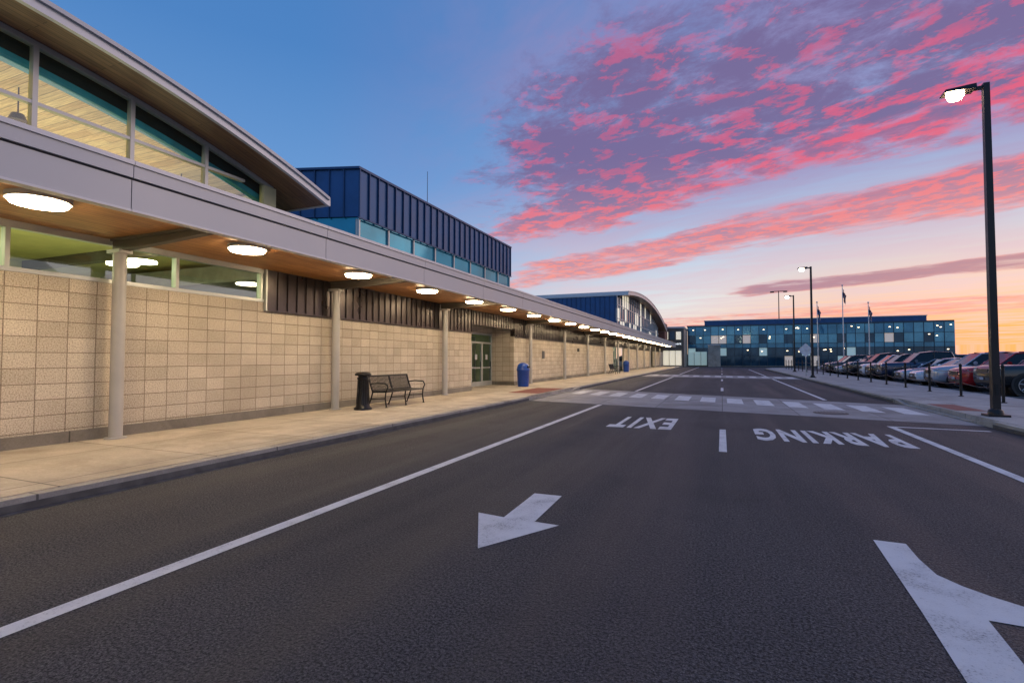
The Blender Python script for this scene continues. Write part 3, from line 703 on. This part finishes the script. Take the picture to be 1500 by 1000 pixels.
        zr=S[-3][2]; y0,y1=sorted((sg*.55,sg*.80)); b.box(R-.005,R+.16,y0,y1,zr-.30,zr-.12,TLM)
    zt=S[1][2]; b.box(L-.1,L+.012,-.44,.44,zt-.24,zt-.06,TRIM)
    for q in range(3): b.box(L+.0125,L+.02,-.43,.43,zt-.215+q*.06,zt-.20+q*.06,CHR)
    b.box(L-.12,L+.005,-.62,.62,S[0][1]-.03,S[0][1]+.09,TRIM)
    b.box(L+.021,L+.03,-.15,.15,S[0][1]+.09,S[0][1]+.19,PLT)
    b.box(R-.02,R+.1,-.26,.26,S[-1][1]+.12,S[-1][1]+.25,PLT); b.box(R-.012,R+.12,-.6,.6,S[-1][1]-.06,S[-1][1]+.04,TRIM)
    if kind=='suv':
        for sg in (1,-1): b.tube([(Gh[1][0]-.15,sg*.60,Gh[1][2]+.05),(Gh[3][0]+.1,sg*.60,Gh[3][2]+.06)],.018,TRIM,6)
    if kind=='pickup': b.box(-2.75,-1.05,-.86,.86,1.19,1.228,TRIM)
    return b
def paint(n,c,met=.35): return simple(n,c,.22,met,.03,2,coat=1.0)
PC={'navy':paint("paint_navy",(.015,.03,.075)),'red':paint("paint_red",(.50,.012,.015),.1),'silver':paint("paint_silver",(.46,.50,.56),.3),'white':paint("paint_white",(.76,.80,.86),.0),
    'grey':paint("paint_grey",(.10,.115,.135),.4),'black':paint("paint_black",(.012,.013,.016),.1),'maroon':paint("paint_maroon",(.17,.01,.018),.2),'blue':paint("paint_blue",(.03,.07,.16),.4)}
cache={}
def put(kind,col,x,y,rot,s=1.05):
    key=(kind,col)
    if key not in cache:
        o=carmesh(kind,PC[col]).obj("parked_car" if kind!='pickup' else "pickup_truck"); cache[key]=o.data
    else:
        o=bpy.data.objects.new("parked_car" if kind!='pickup' else "pickup_truck",cache[key]); COL.objects.link(o)
    o.location=(x,y,.003); o.rotation_euler=(0,0,rot); o.scale=(s,s,s)
row=[('pickup','black'),('suv','red'),('suv','silver'),('sedan','white'),('sedan','silver'),('pickup','navy'),('suv','black'),('suv','white'),('pickup','black'),('suv','grey'),('sedan','silver'),('suv','black'),('suv','maroon'),('sedan','navy')]
for i,(k,c) in enumerate(row):
    put(k,c,12.45+(.45 if k=='pickup' else 0)+random.uniform(-.2,.25),27.3+2.9*i,math.pi+random.uniform(-.03,.03))
row2=[('suv','white'),('sedan','grey'),('pickup','silver'),('suv','black'),('sedan','blue'),('suv','silver'),('sedan','white'),('suv','grey')]
for i,(k,c) in enumerate(row2): put(k,c,19.2+random.uniform(-.2,.2),29+5.0*i,random.uniform(-.03,.03))
for i in range(9): put(*random.choice(row2),33+random.uniform(-.3,.3),38+5.8*i,math.pi)
b=MB()
for i in range(20): b.poly([(10.1,25.85+2.9*i-.05,.004),(15.4,25.85+2.9*i-.05,.004),(15.4,25.85+2.9*i+.05,.004),(10.1,25.85+2.9*i+.05,.004)],PAINT)
b.obj("parking_line")

# ---------------------------------------------------------------- distant trees
TR=simple("foliage",(.028,.035,.022),.95,var=.5,scale=.5)
b=MB()
for i in range(620):
    x=random.uniform(-60,520); y=random.uniform(290,360); r=random.uniform(.9,2.6); z=random.uniform(.2,1)*r
    seg=7; vs=[]
    for j in range(4):
        ph=(j+.5)/4*math.pi
        for q in range(seg):
            t=2*math.pi*q/seg; rr=r*random.uniform(.75,1.2)
            vs.append((x+rr*2.2*math.sin(ph)*math.cos(t),y+rr*math.sin(ph)*math.sin(t),z+rr*math.cos(ph)))
    fs=[]
    for j in range(3):
        for q in range(seg): fs.append((j*seg+q,j*seg+(q+1)%seg,(j+1)*seg+(q+1)%seg,(j+1)*seg+q))
    fs.append(tuple(range(seg)))
    b.raw(vs,fs,TR)
b.obj("distant_trees")

# ---------------------------------------------------------------- sky (world)
w=bpy.data.worlds.new("World"); scene.world=w; w.use_nodes=True; t=NT(w.node_tree)
out=t.n('ShaderNodeOutputWorld'); bg=t.n('ShaderNodeBackground'); t.l(bg.outputs[0],out.inputs[0])
tc=t.n('ShaderNodeTexCoord').outputs['Generated']; sp=t.n('ShaderNodeSeparateXYZ'); t.l(tc,sp.inputs[0])
X,Y,Z=sp.outputs
Zc=t.m('MAXIMUM',Z,.02); u=t.m('DIVIDE',X,Zc); v=t.m('DIVIDE',Y,Zc)
hl=t.m('SQRT',t.m('ADD',t.m('MULTIPLY',X,X),t.m('MULTIPLY',Y,Y)))
hx=t.m('DIVIDE',X,t.m('MAXIMUM',hl,.001)); hy=t.m('DIVIDE',Y,t.m('MAXIMUM',hl,.001))
base=t.ramp(Z,[(0,(.98,.60,.36)),(.045,(.98,.78,.58)),(.10,(.76,.79,.80)),(.19,(.49,.62,.81)),(.33,(.25,.37,.67)),(.55,(.15,.26,.56)),(1,(.11,.20,.47))])
sd=t.m('ADD',t.m('MULTIPLY',hx,math.sin(math.radians(26))),t.m('MULTIPLY',hy,math.cos(math.radians(26))))
warm=t.m('MULTIPLY',t.m('MULTIPLY',t.ss(sd,.85,.995),t.m('POWER',2.718,t.m('MULTIPLY',t.m('MAXIMUM',Z,0),-12.0))),1.6,clamp=True)
left=t.ss(sd,.93,.45)
c=t.mix(t.m('MULTIPLY',left,.85),base,t.ramp(Z,[(0,(.50,.52,.60)),(.12,(.30,.42,.66)),(.3,(.12,.31,.65)),(.5,(.055,.215,.54)),(1,(.05,.17,.45))]))
c=t.mix(t.m('MULTIPLY',t.ss(hx,.55,1.0),.7),c,t.ramp(Z,[(0,(.85,.74,.68)),(.3,(.66,.68,.80)),(.7,(.38,.44,.64)),(1,(.22,.28,.50))]))
c=t.mix(warm,c,(1.0,.36,.07))
uv=t.comb(t.m('ADD',t.m('MULTIPLY',u,.864),t.m('MULTIPLY',v,-.503)),t.m('ADD',t.m('MULTIPLY',u,.503),t.m('MULTIPLY',v,.864)))
mp=t.n('ShaderNodeMapping'); t.l(uv,mp.inputs[0]); mp.inputs['Scale'].default_value=(.5,1.0,1)
wob=t.noise(uv,.7,4,.6)
W=t.m('ADD',t.m('ADD',v,t.m('MULTIPLY',u,.58)),t.m('MULTIPLY',t.m('SUBTRACT',wob,.5),1.3))
veil=t.noise(mp.outputs[0],1.1,6,.62,.6)
frontm=t.m('MULTIPLY',t.ss(hx,-.72,-.25),t.ss(hy,.1,.4))
vf=t.m('MULTIPLY',t.m('MULTIPLY',t.ss(veil,.32,.66),frontm),.66)
c=t.mix(vf,c,t.mix(t.ss(Z,.1,.35),(.74,.57,.64),(.33,.25,.48)))
def band(a,b_,c_,d): return t.m('MULTIPLY',t.ss(W,a,b_),t.ss(W,c_,d,1,0))
wu=t.m('DIVIDE',X,t.m('MAXIMUM',Y,.01))
yl=t.ss(Y,.02,.15)
lim1=t.m('MULTIPLY',t.ss(wu,-.66,-.28,0,1),yl); lim2=t.m('MULTIPLY',t.ss(wu,-.60,-.34),yl)
B1=t.m('MULTIPLY',band(.9,1.95,3.0,3.75),lim1); B2=t.m('MULTIPLY',band(3.7,4.3,4.9,5.8),t.m('MULTIPLY',lim2,.97)); B3=t.m('MULTIPLY',band(7.4,8.1,8.8,9.6),t.m('MULTIPLY',t.ss(u,-.2,.6),lim2))
B4=t.m('MULTIPLY',band(11.5,13,16,19),t.m('MULTIPLY',lim2,.7))
mp2=t.n('ShaderNodeMapping'); t.l(uv,mp2.inputs[0]); mp2.inputs['Scale'].default_value=(.80,1.0,1); mp2.inputs['Rotation'].default_value=(0,0,.35)
mp3=t.n('ShaderNodeMapping'); t.l(uv,mp3.inputs[0]); mp3.inputs['Scale'].default_value=(.26,1.5,1)
nA=t.noise(mp2.outputs[0],4.6,8,.70,.3); nS=t.noise(mp3.outputs[0],2.2,7,.66,.5); n1b=t.noise(mp2.outputs[0],1.0,4,.55,.4)
lowb=t.ss(W,3.0,4.2)
n1=t.m('ADD',t.m('MULTIPLY',nA,t.m('SUBTRACT',1.0,t.m('MULTIPLY',lowb,.6))),t.m('MULTIPLY',nS,t.m('MULTIPLY',lowb,.6)))
mask=t.m('MAXIMUM',t.m('MAXIMUM',B1,B2),t.m('MAXIMUM',B3,B4))
dn=t.m('ADD',t.m('ADD',t.m('MULTIPLY',n1,.85),t.m('MULTIPLY',n1b,.60)),t.m('MULTIPLY',mask,.40))
dens=t.m('MULTIPLY',t.ss(dn,.86,1.14),t.ss(mask,.02,.45))
n2=t.noise(mp2.outputs[0],7.0,5,.66,.2)
up=t.ss(Z,.10,.38)
pinkc=t.mix(up,(.93,.32,.27),(.74,.095,.20))
shadec=t.mix(up,(.50,.30,.40),(.17,.13,.30))
pf=t.m('ADD',t.ss(n2,.45,.60),t.m('ADD',t.ss(W,1.9,3.4,-.62,.22),t.ss(dn,1.38,1.02,-.30,.25)),clamp=True)
cc=t.mix(pf,shadec,pinkc)
cc=t.mix(t.m('MULTIPLY',B3,.9),cc,(.36,.20,.30))
c=t.mix(t.m('MULTIPLY',dens,.94),c,cc)
sky=t.n('ShaderNodeTexSky'); sky.sky_type='NISHITA'; sky.sun_disc=False; sky.sun_elevation=math.radians(1.5); sky.sun_rotation=math.radians(24)
add=t.mix(.012,c,sky.outputs[0],'ADD')
t.l(add,bg.inputs[0]); bg.inputs[1].default_value=1.0
sl=bpy.data.lights.new("afterglow_sun",'SUN'); sl.energy=.5; sl.angle=math.radians(40); sl.color=(1,.82,.74)
so=bpy.data.objects.new("afterglow_sun",sl); COL.objects.link(so)
d=Vector((math.sin(math.radians(50)),math.cos(math.radians(50)),math.tan(math.radians(22))))
so.rotation_euler=d.to_track_quat('Z','Y').to_euler()
